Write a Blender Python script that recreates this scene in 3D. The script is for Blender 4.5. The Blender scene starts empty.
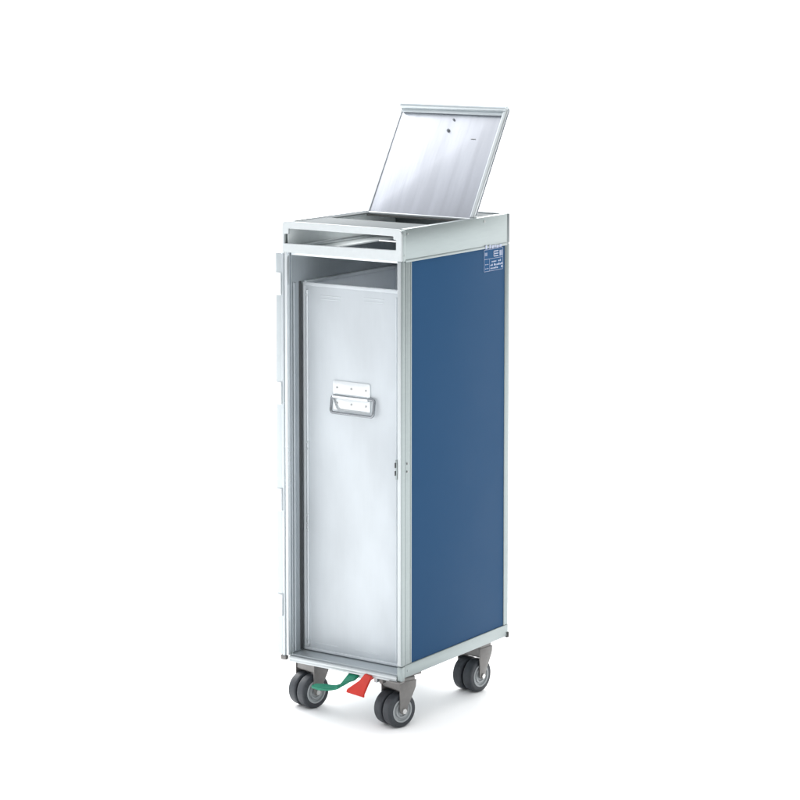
import bpy, bmesh, math, random
from mathutils import Vector, Matrix
random.seed(7)
S = bpy.context.scene
COL = S.collection
W, D, H, G = .300, .4079, .9261, .113      # cart width, depth, body height; G lifts the body off the floor
R = math.radians

# ---------------------------------------------------------------- materials
def mat(name, col, metallic=0., rough=.5, brush=None, bump=0., spec=.5, var=.05, scale=30., streak=None):
    m = bpy.data.materials.new(name); m.use_nodes = True
    nt = m.node_tree; b = nt.nodes['Principled BSDF']
    b.inputs['Metallic'].default_value = metallic
    b.inputs['Specular IOR Level'].default_value = spec
    tc = nt.nodes.new('ShaderNodeTexCoord')
    mp = nt.nodes.new('ShaderNodeMapping')
    mp.inputs['Scale'].default_value = brush or (1, 1, 1)
    nt.links.new(tc.outputs['Object'], mp.inputs['Vector'])
    n = nt.nodes.new('ShaderNodeTexNoise'); n.inputs['Scale'].default_value = scale
    n.inputs['Detail'].default_value = 5
    nt.links.new(mp.outputs[0], n.inputs['Vector'])
    big = nt.nodes.new('ShaderNodeTexNoise'); big.inputs['Scale'].default_value = 6; big.inputs['Detail'].default_value = 3
    nt.links.new(tc.outputs['Object'], big.inputs['Vector'])
    rr = nt.nodes.new('ShaderNodeMapRange')
    rr.inputs['To Min'].default_value = rough - .06; rr.inputs['To Max'].default_value = rough + .08
    nt.links.new(big.outputs['Fac'], rr.inputs['Value']); nt.links.new(rr.outputs[0], b.inputs['Roughness'])
    mx = nt.nodes.new('ShaderNodeMix'); mx.data_type = 'RGBA'
    mx.inputs['A'].default_value = (*[c * (1 - var) for c in col], 1)
    mx.inputs['B'].default_value = (*[min(1, c * (1 + var)) for c in col], 1)
    nt.links.new(n.outputs['Fac'], mx.inputs['Factor'])
    out = mx.outputs['Result']
    if streak:
        ms = nt.nodes.new('ShaderNodeMapping'); ms.inputs['Scale'].default_value = streak
        nt.links.new(tc.outputs['Object'], ms.inputs['Vector'])
        ns = nt.nodes.new('ShaderNodeTexNoise'); ns.inputs['Scale'].default_value = 14; ns.inputs['Detail'].default_value = 4
        nt.links.new(ms.outputs[0], ns.inputs['Vector'])
        r2 = nt.nodes.new('ShaderNodeMapRange'); r2.inputs['From Min'].default_value = .3; r2.inputs['From Max'].default_value = .7
        r2.inputs['To Min'].default_value = .88; r2.inputs['To Max'].default_value = 1.10
        nt.links.new(ns.outputs['Fac'], r2.inputs['Value'])
        sc_ = nt.nodes.new('ShaderNodeVectorMath'); sc_.operation = 'SCALE'
        nt.links.new(out, sc_.inputs[0]); nt.links.new(r2.outputs[0], sc_.inputs['Scale']); out = sc_.outputs[0]
    nt.links.new(out, b.inputs['Base Color'])
    if bump:
        bp = nt.nodes.new('ShaderNodeBump'); bp.inputs['Strength'].default_value = bump
        bp.inputs['Distance'].default_value = .0006
        nt.links.new(n.outputs['Fac'], bp.inputs['Height']); nt.links.new(bp.outputs[0], b.inputs['Normal'])
    return m
M = dict(
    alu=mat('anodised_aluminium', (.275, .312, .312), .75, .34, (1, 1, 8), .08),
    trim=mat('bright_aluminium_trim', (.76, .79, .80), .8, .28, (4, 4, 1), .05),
    sheet=mat('dull_sheet_metal', (.50, .54, .56), .7, .38, (6, 6, .6), .10),
    bin=mat('satin_bin_metal', (.50, .535, .56), .25, .48, (12, 12, .5), .06, var=.02, streak=(.5, .5, .22)),
    lid=mat('brushed_lid_metal', (.44, .455, .49), .85, .24, (10, .5, .5), .10, var=.04, streak=(2, .15, .15)),
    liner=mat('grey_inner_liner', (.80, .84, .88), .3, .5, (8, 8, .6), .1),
    door=mat('door_edge_aluminium', (.46, .50, .515), .8, .34, (4, 4, 1), .05),
    frame=mat('satin_frame_aluminium', (.45, .478, .487), .75, .33, (4, 4, 4), .06),
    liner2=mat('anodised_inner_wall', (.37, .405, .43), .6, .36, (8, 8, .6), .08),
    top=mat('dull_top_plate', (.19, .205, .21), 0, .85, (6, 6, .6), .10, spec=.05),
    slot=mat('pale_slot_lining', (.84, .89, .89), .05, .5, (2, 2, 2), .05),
    blue=mat('blue_laminate', (.020, .064, .140), 0, .55, None, .02, spec=.06, var=.02, scale=200),
    fork=mat('cast_zinc_fork', (.175, .170, .165), .6, .40, None, .25, var=.12, scale=120),
    tyre=mat('grey_rubber', (.027, .032, .039), 0, .50, None, .3, var=.4, scale=110),
    hub=mat('grey_plastic_hub', (.32, .34, .35), .1, .38, None, .05, var=.08),
    axle=mat('steel_axle', (.55, .55, .54), .9, .3),
    green=mat('green_pedal_paint', (.010, .20, .12), 0, .4, None, .15, var=.15, scale=90),
    red=mat('red_pedal_paint', (.50, .024, .012), 0, .4, None, .15, var=.12, scale=90),
    chrome=mat('polished_steel', (.26, .275, .29), 1, .24),
    dark=mat('black_rubber', (.02, .02, .02), 0, .6),
    shade=mat('dark_gap_shade', (.05, .055, .06), 0, .7),  # dark colour standing in for shade in the gap beside the bin
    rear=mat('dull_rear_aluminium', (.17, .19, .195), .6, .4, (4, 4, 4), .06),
    rivet=mat('steel_rivet', (.36, .37, .37), .8, .4),
    label=mat('label_film', (.022, .075, .17), 0, .6, spec=.08),
    ink=mat('white_label_ink', (.36, .40, .52), 0, .5),
    floor=mat('white_sweep', (.97, .97, .97), 0, .9, None, 0, spec=.05, var=.0),
)

# ---------------------------------------------------------------- mesh helpers
class MB:
    """collects shapes, then links them as ONE mesh object"""
    def __init__(s): s.bm = bmesh.new()
    def box(s, x0, x1, y0, y1, z0, z1, bev=.0008, seg=2):
        b = bmesh.new(); bmesh.ops.create_cube(b, size=1)
        for v in b.verts:
            v.co = Vector(((x0+x1)/2 + v.co.x*(x1-x0), (y0+y1)/2 + v.co.y*(y1-y0), (z0+z1)/2 + v.co.z*(z1-z0)))
        if bev: bmesh.ops.bevel(b, geom=b.edges[:], offset=min(bev, .45*min(x1-x0, y1-y0, z1-z0)), segments=seg, profile=.5, affect='EDGES')
        s._add(b); return s
    def _add(s, b):
        me = bpy.data.meshes.new('t'); b.to_mesh(me); s.bm.from_mesh(me); bpy.data.meshes.remove(me); b.free()
    def prism(s, pts, ax, a0, a1, bev=.0006, seg=2):
        """polygon pts in the two other axes, extruded along ax"""
        b = bmesh.new()
        def mk(p, a):
            return {0: (a, p[0], p[1]), 1: (p[0], a, p[1]), 2: (p[0], p[1], a)}[ax]
        lo = [b.verts.new(mk(p, a0)) for p in pts]; hi = [b.verts.new(mk(p, a1)) for p in pts]
        n = len(pts); b.faces.new(lo); b.faces.new(hi[::-1])
        for i in range(n): b.faces.new((lo[i], hi[i], hi[(i+1) % n], lo[(i+1) % n]))
        bmesh.ops.recalc_face_normals(b, faces=b.faces[:])
        if bev: bmesh.ops.bevel(b, geom=b.edges[:], offset=bev, segments=seg, profile=.5, affect='EDGES')
        s._add(b); return s
    def cyl(s, c, r, h, ax='x', n=32, bev=.0004):
        b = bmesh.new(); bmesh.ops.create_cone(b, cap_ends=True, segments=n, radius1=r, radius2=r, depth=h)
        if bev:
            es = [e for e in b.edges if abs(e.verts[0].co.z - e.verts[1].co.z) < 1e-6]
            bmesh.ops.bevel(b, geom=es, offset=bev, segments=2, affect='EDGES')
        rot = {'x': Matrix.Rotation(R(90), 4, 'Y'), 'y': Matrix.Rotation(R(90), 4, 'X'), 'z': Matrix.Identity(4)}[ax]
        bmesh.ops.transform(b, matrix=Matrix.Translation(c) @ rot, verts=b.verts[:]); s._add(b); return s
    def lathe(s, prof, c, ax='x', n=56):
        """prof: closed list of (axial, radius)"""
        b = bmesh.new(); rings = []
        for k in range(n):
            a = 2*math.pi*k/n; ca, sa = math.cos(a), math.sin(a)
            rings.append([b.verts.new((c[0]+p[0], c[1]+p[1]*ca, c[2]+p[1]*sa)) for p in prof])
        for k in range(n):
            A, B = rings[k], rings[(k+1) % n]
            for i in range(len(prof)):
                j = (i+1) % len(prof)
                b.faces.new((A[i], A[j], B[j], B[i]))
        bmesh.ops.remove_doubles(b, verts=b.verts[:], dist=1e-6)
        bmesh.ops.recalc_face_normals(b, faces=b.faces[:]); s._add(b); return s
    def tube(s, pts, r, n=14, closed=False):
        b = bmesh.new(); pts = [Vector(p) for p in pts]; m = len(pts); rings = []
        up = None
        for i, p in enumerate(pts):
            a = pts[(i-1) % m] if (closed or i) else p
            c = pts[(i+1) % m] if (closed or i < m-1) else p
            t = (c-a).normalized()
            if up is None: up = t.orthogonal().normalized()
            u = (up - t*up.dot(t)).normalized(); up = u; v = t.cross(u)
            rings.append([b.verts.new(p + r*(math.cos(q)*u + math.sin(q)*v)) for q in [2*math.pi*k/n for k in range(n)]])
        for i in range(m if closed else m-1):
            A, B = rings[i], rings[(i+1) % m]
            for k in range(n): b.faces.new((A[k], A[(k+1) % n], B[(k+1) % n], B[k]))
        if not closed: b.faces.new(rings[0][::-1]); b.faces.new(rings[-1])
        bmesh.ops.recalc_face_normals(b, faces=b.faces[:]); s._add(b); return s
    def strap(s, st, bev=.001):
        """st: list of (centre, width vector, thickness) -> lofted flat lever"""
        b = bmesh.new(); rings = []
        for i, (c, w, t) in enumerate(st):
            c = Vector(c); w = Vector(w)
            a = Vector(st[max(i-1, 0)][0]); d = Vector(st[min(i+1, len(st)-1)][0]); tt = (d-a).normalized()
            nrm = tt.cross(w).normalized()*t/2
            rings.append([b.verts.new(c+w/2+nrm), b.verts.new(c-w/2+nrm), b.verts.new(c-w/2-nrm), b.verts.new(c+w/2-nrm)])
        for A, B in zip(rings, rings[1:]):
            for k in range(4): b.faces.new((A[k], A[(k+1) % 4], B[(k+1) % 4], B[k]))
        b.faces.new(rings[0][::-1]); b.faces.new(rings[-1])
        bmesh.ops.recalc_face_normals(b, faces=b.faces[:])
        bmesh.ops.bevel(b, geom=b.edges[:], offset=bev, segments=2, affect='EDGES'); s._add(b); return s
    def xf(s, m): bmesh.ops.transform(s.bm, matrix=m, verts=s.bm.verts[:]); return s
    def build(s, name, m, parent=None, lift=True, org=None):
        o0 = org or (Vector((W/2, D/2, -G)) if lift else Vector((0, 0, 0)))
        for v in s.bm.verts: v.co -= o0
        me = bpy.data.meshes.new(name); s.bm.to_mesh(me); s.bm.free()
        me.materials.append(M[m])
        for p in me.polygons: p.use_smooth = True
        try: me.set_sharp_from_angle(angle=R(38))
        except Exception: pass
        o = bpy.data.objects.new(name, me); COL.objects.link(o)
        if parent: o.parent = parent
        return o
def empty(name, loc, label, cat):
    o = bpy.data.objects.new(name, None); COL.objects.link(o); o.location = loc
    o.empty_display_size = .05; o['label'] = label; o['category'] = cat
    return o

# ---------------------------------------------------------------- floor
f = MB(); b = bmesh.new(); bmesh.ops.create_grid(b, x_segments=1, y_segments=1, size=200); f._add(b)
fl = f.build('floor', 'floor', lift=False); fl['kind'] = 'structure'

# ================================================================ trolley
T = empty('service_trolley', (W/2, D/2, 0), 'aluminium galley trolley with blue side, propped open top lid and open front, on twin-wheel castors', 'trolley')

ZB, ZR, ZT = 0., .0265, .8612          # rail bottom, rail top, underside of top band
# side faces: laminate panels
MB().box(W-.010, W-.0016, .038, D-.018, ZR-.002, ZT+.002, .0003).build('side_panel', 'blue', T)
MB().box(.0016, .010, .013, D-.018, ZR-.002, ZT+.002, .0003).build('side_panel', 'blue', T)
# back panel
MB().box(.014, W-.014, D-.006, D-.0015, ZR, ZT, .0003).build('back_panel', 'alu', T)
# interior liners
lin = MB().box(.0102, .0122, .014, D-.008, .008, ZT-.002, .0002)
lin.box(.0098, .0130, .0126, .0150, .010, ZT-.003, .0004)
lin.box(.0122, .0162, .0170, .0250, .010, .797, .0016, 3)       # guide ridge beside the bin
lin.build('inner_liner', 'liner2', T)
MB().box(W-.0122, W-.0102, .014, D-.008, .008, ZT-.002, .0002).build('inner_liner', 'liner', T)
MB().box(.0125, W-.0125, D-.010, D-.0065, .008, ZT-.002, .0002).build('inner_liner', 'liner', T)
MB().box(.0123, .0140, .0385, .0460, .009, .797, .0006).build('gap_shade_strip', 'shade', T)  # added dark strip, paints the shade between guide ridge and bin
# corner posts
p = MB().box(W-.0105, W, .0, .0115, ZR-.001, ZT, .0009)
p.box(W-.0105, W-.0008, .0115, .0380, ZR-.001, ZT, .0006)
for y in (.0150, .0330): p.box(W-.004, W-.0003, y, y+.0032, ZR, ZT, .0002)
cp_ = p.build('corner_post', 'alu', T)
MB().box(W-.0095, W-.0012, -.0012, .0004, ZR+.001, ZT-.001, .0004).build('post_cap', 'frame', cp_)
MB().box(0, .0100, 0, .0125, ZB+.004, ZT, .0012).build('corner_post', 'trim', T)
MB().box(W-.0130, W, D-.0175, D, ZR, ZT, .0015).build('corner_post', 'alu', T)
MB().box(0, .0130, D-.0175, D, ZR, ZT, .0015).build('corner_post', 'alu', T)
# bottom rails
MB().box(W-.0120, W+.0004, .012, D, ZB, ZR, .0014).build('bottom_rail', 'alu', T)
MB().box(-.0004, .0120, .0128, D, ZB, ZR, .0014).build('bottom_rail', 'alu', T)
MB().box(.0125, W-.0125, D-.018, D-.0004, ZB, ZR, .0014).build('bottom_rail', 'alu', T)
# front sill: rounded lip, step and deck
s = MB().box(.0122, W-.0110, -.0035, .0075, -.004, .0048, .0030, 4)
s.box(.0122, W-.0110, -.0015, .0070, -.0078, -.0035, .0008)
s.build('front_sill', 'frame', T)
MB().box(.0125, W-.0125, .0078, D-.019, -.004, .0066, .0008).build('floor_deck', 'sheet', T)
c = MB().box(W-.0108, W+.0006, -.0006, .0118, -.0055, ZR-.0015, .0015)
c.cyl((W+.0006, .0215, .013), .0022, .0014)
c.build('corner_block', 'alu', T)
b_ = MB().box(W-.030, W-.0020, -.0045, .014, -.0105, -.0058, .0012)
b_.build('corner_bracket', 'fork', T)
MB().box(-.010, .004, -.002, .008, -.0065, .0035, .001).build('foot_cap', 'fork', T)
MB().box(W-.004, W+.0016, D-.005, D+.003, -.003, .009, .001).build('foot_cap', 'dark', T)

# ---- top band (drawer-like head of the trolley)
def rrect(x0, x1, z0, z1, r, n=6, bottom=False):
    pts = []
    for (cx, cz, a0, rr) in ((x1-r, z1-r, 0, r), (x0+r, z1-r, 90, r), (x0, z0, 0, 0), (x1, z0, 0, 0)):
        if rr:
            for k in range(n+1):
                a = R(a0 + 90*k/n); pts.append((cx + r*math.cos(a), cz + r*math.sin(a)))
        else: pts.append((cx, cz))
    return pts
band = MB()
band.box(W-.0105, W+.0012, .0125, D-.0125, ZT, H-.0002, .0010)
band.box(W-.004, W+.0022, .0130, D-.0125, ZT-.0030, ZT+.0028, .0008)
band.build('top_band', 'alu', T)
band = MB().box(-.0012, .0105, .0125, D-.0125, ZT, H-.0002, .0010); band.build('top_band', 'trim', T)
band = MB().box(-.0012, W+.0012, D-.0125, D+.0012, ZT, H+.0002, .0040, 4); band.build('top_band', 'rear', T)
# front frame with the notched slot
def plate_with_hole(mb, outer, hole, y0, y1, bev=.0009):
    b = bmesh.new()
    vo = [b.verts.new((x, y0, z)) for x, z in outer]; vh = [b.verts.new((x, y0, z)) for x, z in hole]
    eo = [b.edges.new((vo[i], vo[(i+1) % len(vo)])) for i in range(len(vo))]
    eh = [b.edges.new((vh[i], vh[(i+1) % len(vh)])) for i in range(len(vh))]
    bmesh.ops.triangle_fill(b, use_beauty=True, use_dissolve=False, edges=eo+eh)
    r = bmesh.ops.extrude_face_region(b, geom=b.faces[:])
    for v in [g for g in r['geom'] if isinstance(g, bmesh.types.BMVert)]: v.co.y = y1
    bmesh.ops.recalc_face_normals(b, faces=b.faces[:])
    es = [e for e in b.edges if len(e.link_faces) == 2 and e.calc_face_angle(0) > .6]
    bmesh.ops.bevel(b, geom=es, offset=bev, segments=2, affect='EDGES')
    mb._add(b)
hole = [(.0055, .8800), (.2870, .8835), (.2870, .9045), (.2805, .9045), (.2805, .9115), (.0165, .9115), (.0165, .9000), (.0055, .9000)]
fr = MB(); plate_with_hole(fr, rrect(-.0012, W+.0012, ZT, H, .010), hole, -.0015, .0030)
fr.build('slot_frame', 'frame', T)
# cast corner at the front right and left of the band
cc = MB().box(W-.0070, W+.0024, .0032, .0122, ZT-.0008, H-.0022, .0022, 3)
cc.build('band_corner', 'alu', T)
MB().box(-.0024, .0052, .0032, .0122, ZT-.0008, H-.0022, .0022, 3).build('band_corner', 'alu', T)
for y, z in ((.0075, H-.014), (.0075, ZT+.012), (.0180, H-.010)): MB().cyl((W+.0026, y, z), .0017, .0012).build('screw', 'rivet', T)
MB().cyl((W+.0014, .3056, .9166), .0028, .0016).build('hinge_screw', 'rivet', T)
# top plate with rectangular waste opening
tp = MB()
OY0, OY1, OX0, OX1 = .135, .272, .026, .274
tp.box(.0106, W-.0106, .0032, OY0, H-.0060, H-.0030, .0006)
tp.box(.0106, W-.0106, OY1, D-.0126, H-.0060, H-.0030, .0006)
tp.box(.0106, OX0, OY0+.0002, OY1-.0002, H-.0060, H-.0030, .0006)
tp.box(OX1, W-.0106, OY0+.0002, OY1-.0002, H-.0060, H-.0030, .0006)
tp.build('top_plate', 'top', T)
# slot floor with drop hole; ledges
sf = MB()
HX0, HX1, HY0, HY1 = .065, .276, .020, .375
sf.box(.0125, HX0, .0032, D-.0126, ZT+.003, ZT+.006, .0004)
sf.box(HX0, HX1, .0032, HY0, ZT+.003, ZT+.006, .0004)
sf.box(HX0, HX1, HY1, D-.0126, ZT+.003, ZT+.006, .0004)
sf.box(HX1, W-.0106, .0032, D-.0126, ZT+.003, ZT+.006, .0004)
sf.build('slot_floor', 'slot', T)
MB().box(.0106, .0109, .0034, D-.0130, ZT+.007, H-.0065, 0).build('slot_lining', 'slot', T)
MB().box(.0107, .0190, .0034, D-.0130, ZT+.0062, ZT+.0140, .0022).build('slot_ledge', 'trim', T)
MB().box(.2400, .2860, .0060, .0120, .8985, .9020, .0010).build('slot_ledge', 'trim', T)
MB().box(.0125, W-.0125, .0125, HY0-.001, ZT-.006, ZT+.0025, .0004).build('ceiling_lip', 'liner', T)

# ---- lid, hinged near the back, leaning open
LW0, LW1, LL = .0115, .2905, .2690
ang = math.atan2(1.1500-.9190, .4230-.2850)
def lidxf(): return Matrix.Translation((0, .2850, .9190)) @ Matrix.Rotation(ang, 4, 'X')
# local frame: x across, y up the lid, +z = outer side (faces back), -z... the underside faces the camera (+z local turns toward -Y)
lid = MB()
def rr2(x0, x1, y0, y1, r, n=6):
    pts = []
    for cx, cy, a0 in ((x1-r, y1-r, 0), (x0+r, y1-r, 90), (x0+r, y0+r, 180), (x1-r, y0+r, 270)):
        for k in range(n+1):
            a = R(a0+90*k/n); pts.append((cx+r*math.cos(a), cy+r*math.sin(a)))
    return pts
lid.prism(rr2(LW0, LW1, 0, LL, .007), 2, -.0020, 0, .0006)
lid.xf(lidxf()); L = lid.build('lid', 'lid', T)
rim = MB()
rim.box(LW0+.0003, LW0+.0045, .004, LL-.006, .0001, .0016, .0007, 3)
rim.box(LW0+.0066, LW1-.0106, .0005, .004, .0001, .0040, .0010)
rim.xf(lidxf()); rim.build('lid_rim', 'trim', L)
MB().box(LW1-.0105, LW1-.0005, .002, LL-.006, .0001, .0095, .0036, 4).xf(lidxf()).build('lid_rim', 'frame', L)
roll = MB().tube([(LW0+.003, LL-.0070, .0060), (LW1-.003, LL-.0070, .0060)], .0075, 24)
roll.box(LW0+.0070, LW1-.0110, LL-.0215, LL-.0125, .0001, .0050, .0020, 3)
roll.xf(lidxf()); roll.build('lid_roll', 'door', L)
MB().cyl((.1573, LL-.0335, .0012), .0024, .0024, 'z').xf(lidxf()).build('lid_stud', 'chrome', L)
MB().cyl((.1520, LL-.0600, .0012), .0036, .0022, 'z').cyl((.1520, LL-.0600, .0026), .0018, .002, 'z').xf(lidxf()).build('lid_catch', 'chrome', L)
MB().box(.2160, .2280, LL-.0790, LL-.0775, .0001, .0010, .0003).xf(lidxf()).build('lid_mark', 'rivet', L)
hb = MB().tube([(LW0+.002, .2850, .9175), (LW1-.002, .2850, .9175)], .0032, 14)
hb.build('lid_hinge', 'fork', L)
MB().box(LW1-.010, LW1+.0005, .284, .296, .9180, .9290, .0025, 3).build('hinge_lug', 'trim', L)

# ---- door, swung fully round against the far side
Dr = MB().box(-.0165, -.0022, -.004, .272, .006, ZT-.001, .0016, 3)
Dr.box(-.0038, -.0004, .001, .010, .010, ZT-.006, .0006)
Do = Dr.build('door', 'door', T)
for z in (.795, .565, .338, .112):
    h = MB().box(-.0150, -.0008, -.0052, -.0040, z-.024, z+.024, .0004).cyl((-.0045, -.0060, z), .0036, .046, 'z', 20)
    h.build('hinge', 'trim', Do)
MB().box(-.0030, .0034, -.0036, -.0002, .004, ZT-.002, .0006).build('door_gasket', 'sheet', Do)

# ---- latch keeper on the right front post
l = MB().box(W-.0135, W-.0095, -.0030, .0020, .4150, .4560, .0009); k = l.build('latch_keeper', 'alu', T)
MB().box(W-.0140, W-.0118, -.0050, -.0010, .4230, .4330, .0008).build('latch_tooth', 'dark', k)
MB().box(W-.0140, W-.0118, -.0050, -.0010, .4390, .4500, .0008).build('latch_tooth', 'dark', k)
for z in (.4290, .4455): MB().cyl((W+.0009, .0205, z), .0022, .0016).build('rivet', 'rivet', k)

# ---- rating label on the side
def lab(y, z): return y, z
LB = MB().box(W-.0015, W-.0011, .3070, .3830, .8080, .8560, 0); LBo = LB.build('side_label', 'label', T)
ink = MB(); xi0, xi1 = W-.0010, W-.0008
def ib(y0, y1, z0, z1): ink.box(xi0, xi1, y0, y1, z0, z1, 0)
for y0, y1, z0, z1 in ((.308, .382, .8545, .8552), (.308, .382, .8345, .8352), (.308, .382, .8085, .8092), (.308, .3087, .8085, .8552), (.3813, .382, .8085, .8552), (.329, .3296, .8085, .8345)):
    ib(y0, y1, z0, z1)
for i in range(3): ib(.345, .345+.019, .838+i*.0052, .8402+i*.0052)
ib(.345, .3472, .838, .8505)
for y in (.311, .3145, .318): ib(y, y+.0018, .842, .849)
y = .333
while y < .378:
    w = random.choice((.0022, .0034, .005))
    for z in (.8265, .8190, .8125):
        if random.random() < .72: ib(y, y+w, z, z+random.choice((.0028, .0042)))
    y += w+.0016
for y in (.312, .317, .322): ib(y, y+.0030, .814, .8155); ib(y, y+.0030, .823, .8245)
y = .369
for _ in range(2): ib(y, y+.004, .838, .850); y += .0065
ink.build('label_print', 'ink', LBo)
wt = MB()
for y0, y1, z0, z1 in ((.3080, .3140, .857, .8655), (.3230, .3290, .857, .8650), (.3330, .3400, .857, .8635), (.3430, .3480, .8575, .8640), (.3510, .3600, .857, .8625), (.3630, .3720, .8575, .8635)):
    wt.box(W+.0023, W+.0026, y0, y1, z0, z1, 0)
wt.build('label_print', 'ink', LBo)

# ---- pedals under the front edge
wv = Vector((0, .016, .003))
g = MB().strap([((.172, .022, -.008), (.024, 0, 0), .007), ((.176, .004, -.013), (.026, .0, .002), .008), ((.172, -.010, -.0230), (.022, .012, .004), .007),
                ((.158, -.018, -.0335), (.006, .014, .006), .006), ((.146, -.022, -.0375), (.002, .012, .006), .006),
                ((.137, -.024, -.0390), (.002, .020, .004), .006), ((.118, -.028, -.0395), (.002, .023, .003), .007), ((.099, -.032, -.0385), (.002, .014, .002), .006)], .0012)
g.build('brake_pedal', 'green', T)
r_ = MB().strap([((.219, .020, -.004), (.017, 0, -.004), .008), ((.2195, -.006, -.007), (.017, 0, -.004), .009), ((.2165, -.015, -.017), (.021, 0, -.005), .007),
                 ((.2060, -.030, -.0345), (.043, 0, -.004), .005), ((.2060, -.0315, -.0405), (.045, 0, -.004), .0045)], .001)
r_.build('release_pedal', 'red', T)
MB().box(.190, .204, .004, .034, -.017, -.0045, .001).build('pedal_bracket', 'sheet', T)
pb = MB().box(.231, .238, .0, .034, -.017, -.0045, .001).build('pedal_bracket', 'sheet', T)
MB().cyl((.246, .010, -.014), .005, .012, 'y').build('bolt', 'fork', pb)

# ---- castors
def castor():
    fk = MB()
    fk.box(-.0300, .0300, -.030, .030, -.0065, -.0005, .0012)              # mounting plate
    fk.cyl((0, 0, -.0105), .0180, .007, 'z')
    fk.box(-.0300, .0300, -.0272, .0140, -.0360, -.0060, .0040, 3)              # crown
    arm = [(-.0285, -.0150), (.0150, -.0150), (.0135, -.0300), (.0030, -.0500), (-.0060, -.0660)]
    arm += [(-.018+.0105*math.cos(R(a)), -.0735+.0105*math.sin(R(a))) for a in (10, -20, -50, -80, -110, -140, -170)]
    arm += [(-.0285, -.0600)]
    for x in (-.0315, .0287): fk.prism(arm, 0, x, x+.0028, .0008)
    o = fk.build('castor', 'fork', None, org=Vector((0, 0, 0)))
    def tyre(x0, x1):
        w = x1-x0; Rr = .0362; q = .0045; pr = [(x0, .0248)]
        for k in range(7):
            a = R(180-90*k/6); pr.append((x0+q+q*math.cos(a), Rr-q+q*math.sin(a)))
        for k in range(7):
            a = R(90-90*k/6); pr.append((x1-q+q*math.cos(a), Rr-q+q*math.sin(a)))
        pr.append((x1, .0248))
        return MB().lathe(pr, (0, -.018, -.0768)).build('tyre', 'tyre', o, org=Vector((0, 0, 0)))
    tyre(-.0260, -.0025); tyre(.0025, .0260)
    hb = MB()
    for sgn in (1, -1):
        pr = [(.0030, .0250), (.0262, .0250), (.0272, .0242), (.0266, .0215), (.0235, .0205), (.0225, .0165), (.0255, .0155), (.0255, .0125), (.0230, .0115), (.0220, .0065), (.0262, .0058), (.0262, .0001), (.0030, .0001)]
        hb.lathe([(sgn*a, r) for a, r in pr], (0, -.018, -.0768))
    hb.build('hub', 'hub', o, org=Vector((0, 0, 0)))
    MB().cyl((0, -.018, -.0768), .0045, .0680, 'x', 20).cyl((.0328, -.018, -.0768), .0060, .0028, 'x', 6).build('axle', 'axle', o, org=Vector((0, 0, 0)))
    return o
c0 = castor()
spots = [(.2600, .057, -16), (.0330, .063, -14), (.2510, .360, -6), (.040, .352, 8)]
for i, (x, y, a) in enumerate(spots):
    if i == 0: o = c0
    else:
        o = c0.copy(); COL.objects.link(o)
        for ch in list(c0.children):
            d = ch.copy(); COL.objects.link(d); d.parent = o
    o.parent = T; o.location = (x-W/2, y-D/2, G); o.rotation_euler = (0, 0, R(a))
    o['group'] = 'twin wheel castors under the trolley'

# ================================================================ waste bin inside
BX0, BX1, BY0, BY1, BZ0, BZ1 = .0165, .2840, .0470, .3850, .0085, .7955
B = empty('waste_bin', (W/2, D/2, 0), 'tall pale metal waste container with a drop handle, standing inside the trolley', 'waste container')
bb = MB()
MB().box(BX0+.006, BX1-.006, BY0+.0022, BY0+.0040, BZ0+.004, BZ1-.004, .0003).build('front_panel', 'bin', B)
bb.box(BX0, BX0+.0015, BY0+.002, BY1, BZ0, BZ1-.001, .0003); bb.box(BX1-.0015, BX1, BY0+.002, BY1, BZ0, BZ1-.001, .0003)
bb.box(BX0+.0016, BX1-.0016, BY1-.0016, BY1, BZ0, BZ1-.001, .0003); bb.box(BX0+.0016, BX1-.0016, BY0+.0041, BY1-.0017, BZ0, BZ0+.002, .0003)
bb.build('bin_body', 'liner', B)
fr = MB()   # folded edge frame round the front face
fr.box(BX0-.0004, BX0+.0062, BY0, BY0+.0038, BZ0+.0065, BZ1-.0075, .0009, 3)
fr.box(BX1-.0072, BX1+.0004, BY0, BY0+.0038, BZ0+.0065, BZ1-.0075, .0009, 3)
fr.box(BX0-.0004, BX1+.0004, BY0-.0004, BY0+.0038, BZ1-.0075, BZ1, .0012, 3)
fr.box(BX0-.0004, BX1+.0004, BY0-.0004, BY0+.0038, BZ0, BZ0+.0065, .0012, 3)
fr.tube([(BX0+.0105, BY0+.0015, BZ0+.012), (BX0+.0105, BY0+.0010, BZ1-.016)], .0026, 12)
fr.tube([(.2540, BY0+.0012, BZ0+.012), (.2540, BY0+.0012, BZ1-.016)], .0022, 12)
fr.build('face_frame', 'bin', B)
rm = MB().box(BX0-.002, BX0+.005, BY0+.004, BY1+.001, BZ1-.0060, BZ1+.0022, .0018).box(BX1-.007, BX1+.002, BY0+.004, BY1+.001, BZ1-.0006, BZ1+.0016, .0006).box(BX0+.0071, BX1-.0071, BY1-.006, BY1+.001, BZ1-.0006, BZ1+.0016, .0006)
rm.build('top_rim', 'trim', B)
for x0, x1, z in ((.060, .112, .7680), (.172, .222, .7710), (.060, .112, .7610), (.172, .222, .7640), (.035, .105, .0250), (.150, .215, .0250)):
    MB().box(x0, x1, BY0+.0014, BY0+.0030, z, z+.0024, .0008, 2).build('pressed_bead', 'bin', B)
for z in (.7680, .4560, .4420, .3000, .2820, .2680, .0300, .0200): MB().cyl((BX0+.0105, BY0-.0008, z), .0028, .0022, 'y', 16).build('edge_rivet', 'trim', B)
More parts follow.
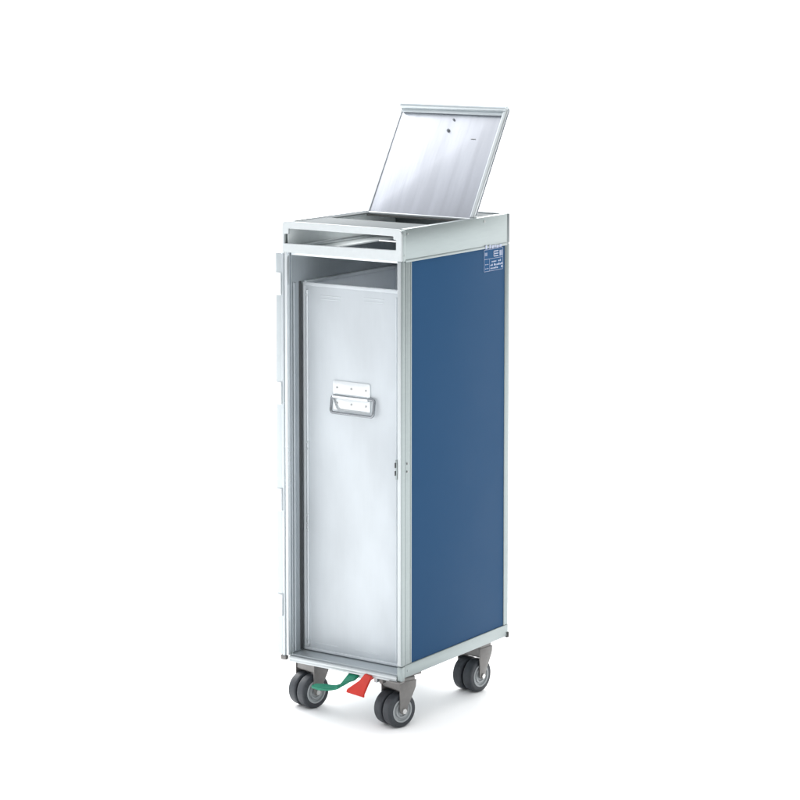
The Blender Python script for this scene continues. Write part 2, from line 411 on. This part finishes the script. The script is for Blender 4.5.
# handle : inverse of photo points on the plane y=BY0
HXa, HXb = .0945, .1885
hp = MB()
hp.prism(rr2(HXa, HXb, .5640, .5945, .004), 1, BY0-.0006, BY0+.0022, .0004)
hp.prism(rr2(HXa, HXb, .5330, .5600, .004), 1, BY0-.0006, BY0+.0022, .0004)
hp.tube([(HXa+.002, BY0-.0030, .5620), (HXb-.002, BY0-.0030, .5620)], .0042, 16)
hpo = hp.build('handle_plate', 'trim', B)
for x in (HXa+.010, (HXa+HXb)/2, HXb-.010):
    for z in (.5800, .5470): MB().cyl((x, BY0-.0012, z), .0026, .0020, 'y', 14).build('rivet', 'rivet', hpo)
def ring(x0, x1, z0, z1, y0, y1, r, n=6):
    pts = []
    for cx, cz, a0 in ((x1-r, z1-r, 0), (x0+r, z1-r, 90), (x0+r, z0+r, 180), (x1-r, z0+r, 270)):
        for k in range(n+1):
            a = R(a0+90*k/n); z = cz+r*math.sin(a); pts.append((cx+r*math.cos(a), y0+(y1-y0)*(z1-z)/(z1-z0), z))
    return pts
MB().tube(ring(HXa+.0005, HXb+.0145, .5285, .5630, BY0-.004, BY0-.010, .006), .0030, 12, True).build('drop_handle', 'chrome', B)

# ================================================================ camera (fitted to the photo)
f_, az, el, r, tx, tz, cy = 2489.0865, .6054, .1081, 5.2951, .0042, .4245, 233.908
d = Vector((-math.sin(az)*math.cos(el), math.cos(az)*math.cos(el), -math.sin(el)))
rt = Vector((math.cos(az), math.sin(az), 0)); up = rt.cross(d)
Cp = Vector((W/2, D/2, H/2)) - r*d + rt*tx + up*tz + Vector((0, 0, G))
cam = bpy.data.cameras.new('camera'); co = bpy.data.objects.new('camera', cam); COL.objects.link(co)
co.matrix_world = Matrix.Translation(Cp) @ Matrix((rt, up, -d)).transposed().to_4x4()
cam.sensor_width = 36; cam.lens = 36*f_/800; cam.shift_y = (cy-400)/800
cam.clip_end = 500; cam.clip_start = .05
S.camera = co
S.render.resolution_x = S.render.resolution_y = 1024

# ================================================================ light: world brightness shaped by direction, one added strip lamp
SIDE, FRONT, TOP, BACK = .38, .84, 1.75, 5.5
w = bpy.data.worlds.new('World'); S.world = w; w.use_nodes = True
nt = w.node_tree; bg = nt.nodes['Background']
tc = nt.nodes.new('ShaderNodeTexCoord')
dot = nt.nodes.new('ShaderNodeVectorMath'); dot.operation = 'DOT_PRODUCT'
dv = Vector((.80, .45, 0)).normalized(); dot.inputs[1].default_value = dv
nt.links.new(tc.outputs['Generated'], dot.inputs[0])
cr = nt.nodes.new('ShaderNodeValToRGB'); nt.links.new(dot.outputs['Value'], cr.inputs[0])
e = cr.color_ramp.elements                     # world darkened on the right to tone down the side faces, white behind
e[0].position = .20; e[0].color = (1, 1, 1, 1)
e[1].position = .85; e[1].color = (SIDE*.95, SIDE, SIDE, 1)
d2 = nt.nodes.new('ShaderNodeVectorMath'); d2.operation = 'DOT_PRODUCT'; d2.inputs[1].default_value = Vector((-.57, -.82, 0)).normalized()
nt.links.new(tc.outputs['Generated'], d2.inputs[0])
c2 = nt.nodes.new('ShaderNodeValToRGB'); nt.links.new(d2.outputs['Value'], c2.inputs[0])
e = c2.color_ramp.elements
e[0].position = .05; e[0].color = (1.03, 1.03, 1.03, 1)
e[1].position = .75; e[1].color = (FRONT*.96, FRONT*.985, FRONT*1.03, 1)
sp = nt.nodes.new('ShaderNodeSeparateXYZ'); nt.links.new(tc.outputs['Generated'], sp.inputs[0])
mr = nt.nodes.new('ShaderNodeMapRange'); mr.interpolation_type = 'SMOOTHSTEP'
mr.inputs['From Min'].default_value = .35; mr.inputs['From Max'].default_value = .80
mr.inputs['To Min'].default_value = 1.0; mr.inputs['To Max'].default_value = TOP
nt.links.new(sp.outputs['Z'], mr.inputs['Value'])
m1 = nt.nodes.new('ShaderNodeVectorMath'); m1.operation = 'MULTIPLY'
nt.links.new(cr.outputs[0], m1.inputs[0]); nt.links.new(c2.outputs[0], m1.inputs[1])
db = nt.nodes.new('ShaderNodeVectorMath'); db.operation = 'DOT_PRODUCT'; db.inputs[1].default_value = Vector((-.68, .73, 0)).normalized()
nt.links.new(tc.outputs['Generated'], db.inputs[0])
mb = nt.nodes.new('ShaderNodeMapRange'); mb.interpolation_type = 'SMOOTHSTEP'     # added world glow behind the trolley, washes out the floor shadow beneath it
mb.inputs['From Min'].default_value = .30; mb.inputs['From Max'].default_value = .75
mb.inputs['To Min'].default_value = 1.0; mb.inputs['To Max'].default_value = BACK
nt.links.new(db.outputs['Value'], mb.inputs['Value'])
m3 = nt.nodes.new('ShaderNodeVectorMath'); m3.operation = 'SCALE'
nt.links.new(m1.outputs[0], m3.inputs[0]); nt.links.new(mb.outputs[0], m3.inputs['Scale'])
m2 = nt.nodes.new('ShaderNodeVectorMath'); m2.operation = 'SCALE'
nt.links.new(m3.outputs[0], m2.inputs[0]); nt.links.new(mr.outputs[0], m2.inputs['Scale'])
nt.links.new(m2.outputs[0], bg.inputs['Color']); bg.inputs['Strength'].default_value = 1.0

def area(name, loc, to, size, power, col=(1, 1, 1)):
    l = bpy.data.lights.new(name, 'AREA'); l.shape = 'RECTANGLE'; l.size, l.size_y = size; l.energy = power; l.color = col
    o = bpy.data.objects.new(name, l); COL.objects.link(o); o.location = loc
    o.rotation_euler = (Vector(to)-Vector(loc)).to_track_quat('-Z', 'Y').to_euler()
area('lid_highlight_lamp', (-1.08, .22, 2.0), (.1, .35, 1.2), (.30, 1.1), .32)  # unseen strip lamp added for the highlight on the lid

S.render.engine = 'CYCLES'
S.view_settings.view_transform = 'Standard'; S.view_settings.look = 'None'; S.view_settings.gamma = 1
S.view_settings.exposure = 0
